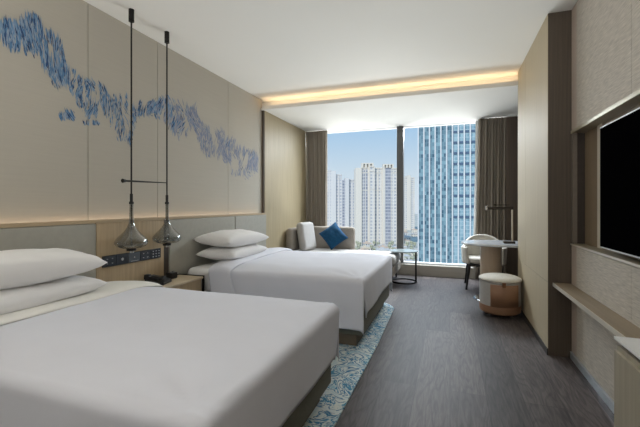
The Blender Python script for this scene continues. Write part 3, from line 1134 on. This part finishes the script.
for k in range(4):
    a = r(45 + 90 * k)
    o = MB().tube(((RO - 0.05) * math.cos(a), (RO - 0.05) * math.sin(a) - 0.008, 0.016), ((RO - 0.05) * math.cos(a), (RO - 0.05) * math.sin(a) + 0.008, 0.016), 0.0158).build('caster', M['chrome'], None, smooth='auto'); o.parent = ot

# ================================================================== TELEVISION, SHELF, CABINET
tv = thing('television', 'large flat black television mounted in the right wall niche', 'television', (0.95, 2.15, 1.35))
rel(box('casing', M['black'], 0.934, 0.965, 1.45, 2.897, 0.958, 1.742, 0.003), tv)
for z_ in (0.956, 1.736):
    rel(box('bezel', M['whiteframe'], 0.929, 0.9335, 1.45, 2.897, z_, z_ + 0.008, 0.001), tv)
rel(box('screen', M['tv'], 0.929, 0.9335, 1.450, 2.896, 0.9645, 1.7355, 0.001), tv)
rel(box('wall_bracket', M['blackmetal'], 0.965, 1.007, 1.9, 2.4, 1.15, 1.55, 0.003), tv)

sh = thing('wall_shelf', 'long thin shelf running under the television along the fabric wall', 'shelf', (0.86, 1.8, 0.60))
rel(box('board', M['shelfwood'], 0.798, XR - 0.001, 0.2, YP0 - 0.003, 0.575, 0.600, 0.001), sh)
rel(box('front_edging', M['lightmetal'], 0.792, 0.7975, 0.2, YP0 - 0.003, 0.572, 0.6005, 0.001), sh)

cb = thing('minibar_cabinet', 'olive oak cabinet with a white stone top in the right corner', 'cabinet', (0.74, 0.95, 0))
rel(box('body', M['cabinet'], 0.578, 0.900, 0.15, 1.640, 0.0, 0.722, 0.002), cb)
rel(box('shadow_gap', M['black'], 0.590, 0.900, 0.16, 1.630, 0.7225, 0.7385, 0), cb)
rel(box('stone_top', M['whitestone'], 0.572, 0.900, 0.14, 1.652, 0.739, 0.750, 0.002), cb)
for i in range(3):
    y = 0.17 + i * 0.49
    rel(box('door', M['cabinet'], 0.566, 0.5775, y, y + 0.482, 0.02, 0.705, 0.002), cb)
tray = MB()
tray.box(0.63, 0.88, 1.12, 1.58, 0.751, 0.757, 0.002)
tray = tray.build('paper_sheet', M['sheet'], None, smooth='auto')
tag(tray, 'white sheet of paper lying on the stone cabinet top', 'paper')

# ================================================================== THE CITY OUTSIDE
ZG = -60.0
gm = mat('hazy_ground', (222, 214, 200), 0.95, col2=(176, 178, 168), scale=(0.02, 0.02, 0.02), detail=8)
g = MB().box(-1600, 1600, 60, 2600, ZG - 2, ZG).build('ground', gm)
struct(g)


def city_dir(px):
    a = (px - 320) / F
    return (-math.sin(YAW) + a * math.cos(YAW), math.cos(YAW) + a * math.sin(YAW))


def city_pt(px, depth):
    d = city_dir(px)
    return d[0] * depth, d[1] * depth


def top_z(py, depth):
    return EYE + (205 - py) / F * depth


cream_f = facade_mat('hazy_cream_facade', (224, 219, 212), (170, 172, 182), (198, 198, 202), 5.2, 5.0, 0.55, 0.55)  # tower colours kept pale: the bright haze is painted into them
grey_f = facade_mat('hazy_grey_facade', (222, 218, 215), (170, 176, 190), (196, 200, 208), 6.0, 5.4, 0.5, 0.5)
dark_f = facade_mat('hazy_grey_glazing', (196, 196, 202), (130, 136, 152), (160, 164, 174), 3.4, 5.0, 0.8, 0.72)  # glazed bays: darker blue-grey panes, paled for haze
M['bcream'] = mat('hazy_cream_render', (228, 220, 208), 0.9, var=0.02)  # paled like the facades to carry the haze
M['bwhite'] = mat('hazy_pale_render', (222, 220, 218), 0.9, var=0.02)


def tower(name, label, depth, bays, fac, pier, turn=0.0):
    """bays: (x0px, x1px, ytoppx, forward shift, kind)"""
    xm = (bays[0][0] + bays[-1][1]) / 2
    cx, cy = city_pt(xm, depth)
    root = thing(name, label, 'building', (cx, cy, ZG), YAW + turn)
    k = depth / F
    for (a, b, yt, fwd, kind) in bays:
        x0, x1 = (a - xm) * k, (b - xm) * k
        h = top_z(yt, depth) - ZG
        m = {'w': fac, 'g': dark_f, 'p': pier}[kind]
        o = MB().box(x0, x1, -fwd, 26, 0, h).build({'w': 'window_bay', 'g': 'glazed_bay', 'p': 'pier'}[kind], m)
        o.parent = root
        if kind == 'w':
            pr_ = MB()
            n = max(1, int((x1 - x0) / 5.0))
            for q in range(n + 1):
                xx = x0 + (x1 - x0 - 0.9) * q / n
                pr_.box(xx, xx + 0.9, -fwd - 0.7, -fwd, 0, h + 0.6)
            for zz in range(int(h * 0.72), int(h), 27):
                pr_.box(x0, x1, -fwd - 0.9, -fwd, zz, zz + 1.0)
            pr_.box(x0, x1, -fwd - 1.0, -fwd, h - 0.2, h + 1.4)
            o = pr_.build('facade_ribs', pier)
            o.parent = root
    return root


def crown(root, depth, xm, a, b, yb, yt, m):
    k = depth / F
    x0, x1 = (a - xm) * k, (b - xm) * k
    zb, zt_ = top_z(yb, depth) - ZG, top_z(yt, depth) - ZG
    c = MB()
    n = 4
    w = (x1 - x0) / (2 * n - 1)
    for i in range(n):
        c.box(x0 + 2 * i * w, x0 + (2 * i + 1) * w, -1.5, 8, zb, zt_ - 1.4)
    c.box(x0, x1, -1.5, 8, zt_ - 1.4, zt_)
    c.box(x0 + w, x1 - w, 2, 6, zb, zb + (zt_ - zb) * 0.7)
    o = c.build('roof_crown', m)
    o.parent = root


D1 = 560
t1 = tower('residential_tower', 'cream high-rise apartment tower with crowned roof just left of the mullion', D1,
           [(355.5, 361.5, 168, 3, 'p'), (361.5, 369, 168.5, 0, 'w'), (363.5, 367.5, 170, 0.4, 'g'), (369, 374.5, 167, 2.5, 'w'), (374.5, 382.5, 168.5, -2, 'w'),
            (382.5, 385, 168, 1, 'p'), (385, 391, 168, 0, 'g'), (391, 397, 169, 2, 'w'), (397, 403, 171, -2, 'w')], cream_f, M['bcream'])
xm1 = (355.5 + 403) / 2
crown(t1, D1, xm1, 361.5, 373.5, 168, 163, M['bcream'])
crown(t1, D1, xm1, 383, 393.5, 168, 164, M['bcream'])
D2 = 640
t2 = tower('residential_tower', 'grey stepped apartment tower beside the left curtain', D2,
           [(316, 326, 172, 0, 'w'), (326, 331.5, 171, 2, 'w'), (331.5, 336, 171, 3, 'p'), (336, 342, 175, 0, 'w'), (342, 345, 180, 1, 'g'), (345, 349, 178, 2, 'p'), (349, 356.5, 180, -2, 'w')], grey_f, M['bwhite'])
D3 = 900
t3 = tower('residential_tower', 'pale distant apartment tower between the mullion and the blue glass tower', D3,
           [(400, 404, 182, 0, 'w'), (404, 407, 178, 2, 'w'), (407, 410.5, 175.5, 3, 'p'), (410.5, 414.5, 178, 0, 'w')], cream_f, M['bcream'])

# blue glass office tower
DG = 190
gx0, gy0 = city_pt(418, DG)
gt = thing('office_tower', 'blue glass office tower with white vertical fins right of the mullion', 'building', (gx0, gy0, ZG), 0.0)
blue_f = facade_mat('blue_curtain_wall', (118, 146, 160), (58, 94, 114), (138, 172, 184), 1.40, 1.9, 0.92, 0.86, rough=0.35)
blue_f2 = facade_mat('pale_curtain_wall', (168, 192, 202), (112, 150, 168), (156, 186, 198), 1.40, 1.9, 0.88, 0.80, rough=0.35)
band_f = mat('dark_louvre', (72, 98, 126), 0.5, var=0.1)
WT = 36.0
o = MB().box(0, 16.2, 0, 30, 0, 150).build('glass_wall', blue_f); o.parent = gt
o = MB().box(16.2, WT, 0.3, 30, 0, 150).build('glass_wall', blue_f2); o.parent = gt
for k in range(13):
    x = -0.1 + k * 2.75
    o = MB().box(x, x + 0.62, -0.8, 0.05, 0, 150).build('fin', M['whiteframe']); o.parent = gt
for k in range(32):
    z = 7 + k * 5.3
    if z > 148:
        break
    if z + ZG < -6:
        continue
    for q in range(6, 10):
        x = -0.1 + q * 2.75 + 0.75
        MB().box(x, x + 1.75, -0.05, 0.28, z, z + 1.15).build('louvre', band_f, gt)

# low buildings and trees at street level
def house(seedv):
    rr = random.Random(seedv)
    w, d, h = rr.uniform(9, 17), rr.uniform(8, 13), rr.uniform(4, 9)
    root = bpy.data.objects.new('low_building', None)
    COL.objects.link(root)
    fm = facade_mat('low_facade_%d' % seedv, rr.choice([(232, 224, 210), (224, 222, 218), (228, 214, 196)]), (110, 112, 118), (150, 150, 150), 3.4, 3.0, 0.5, 0.5)
    o = MB().box(-w / 2, w / 2, -d / 2, d / 2, 0, h).build('walls', fm); o.parent = root
    rm = mat('low_roof_%d' % seedv, rr.choice([(216, 194, 176), (224, 220, 212), (204, 198, 192), (224, 210, 188), (214, 212, 210)]), 0.9, var=0.05)
    o = MB().box(-w / 2 - 0.5, w / 2 + 0.5, -d / 2 - 0.5, d / 2 + 0.5, h, h + 1.0).box(-w * 0.2, w * 0.1, -2, 2, h + 1.0, h + 3.0).build('roof', rm); o.parent = root
    return root


protos = [house(s_) for s_ in range(5)]
rh = random.Random(5)
cells = []
for row, dep in enumerate((372, 397, 424, 452, 482, 514)):
    px = 357 + row * 2
    while px < 417:
        cells.append((px, dep + rh.uniform(-3, 3)))
        px += 19 * F / dep * rh.uniform(1.05, 1.3)
for dep in (575, 640, 720, 820):
    px = 404 + rh.uniform(0, 2)
    while px < 417:
        cells.append((px, dep))
        px += 19 * F / dep * rh.uniform(1.1, 1.5)
used_p = set()
for i, (px, dep) in enumerate(cells):
    k = i % 5
    p = protos[k] if k not in used_p else copy_tree(protos[k])
    used_p.add(k)
    x, y = city_pt(px, dep)
    p.location = (x, y, ZG)
    p.rotation_euler = (0, 0, YAW + rh.choice((0, 0, PI / 2)) * 0 + rh.uniform(-0.08, 0.08))
    tag(p, 'small pale low-rise building among rooftops seen below the towers through the window', 'building', 'low buildings at street level outside')
leafm = mat('tree_foliage', (190, 188, 164), 0.95, col2=(150, 154, 130), scale=(0.5, 0.5, 0.5))
barkm = mat('tree_bark', (110, 96, 82), 0.9)
rt = random.Random(3)
tree = thing('tree', 'leafy street tree between the low buildings below the towers', 'tree', (0, 0, ZG), 0, 'street trees outside')
crown_b = MB()
for k in range(9):
    crown_b.ball((rt.uniform(-1.8, 1.8), rt.uniform(-1.4, 1.4), 5 + rt.uniform(-1.2, 1.6)), rt.uniform(1.2, 1.8), seg=10)
o = crown_b.build('foliage', leafm, None, smooth=True); o.parent = tree
o = MB().tube((0, 0, 0), (0, 0, 6), 0.45, 0.3, seg=8).build('trunk', barkm); o.parent = tree
spots = []
for dep in (384.5, 410.5, 438, 467, 498, 535, 550):
    px = 356 + rt.uniform(0, 4)
    while px < 417:
        if not 396 < px < 405:
            spots.append((px, dep))
        px += rt.uniform(11, 19) if px < 396 else rt.uniform(6, 9)
for i, (px, dep) in enumerate(spots):
    p = tree if i == 0 else copy_tree(tree)
    x, y = city_pt(px, dep)
    p.location = (x, y, ZG)
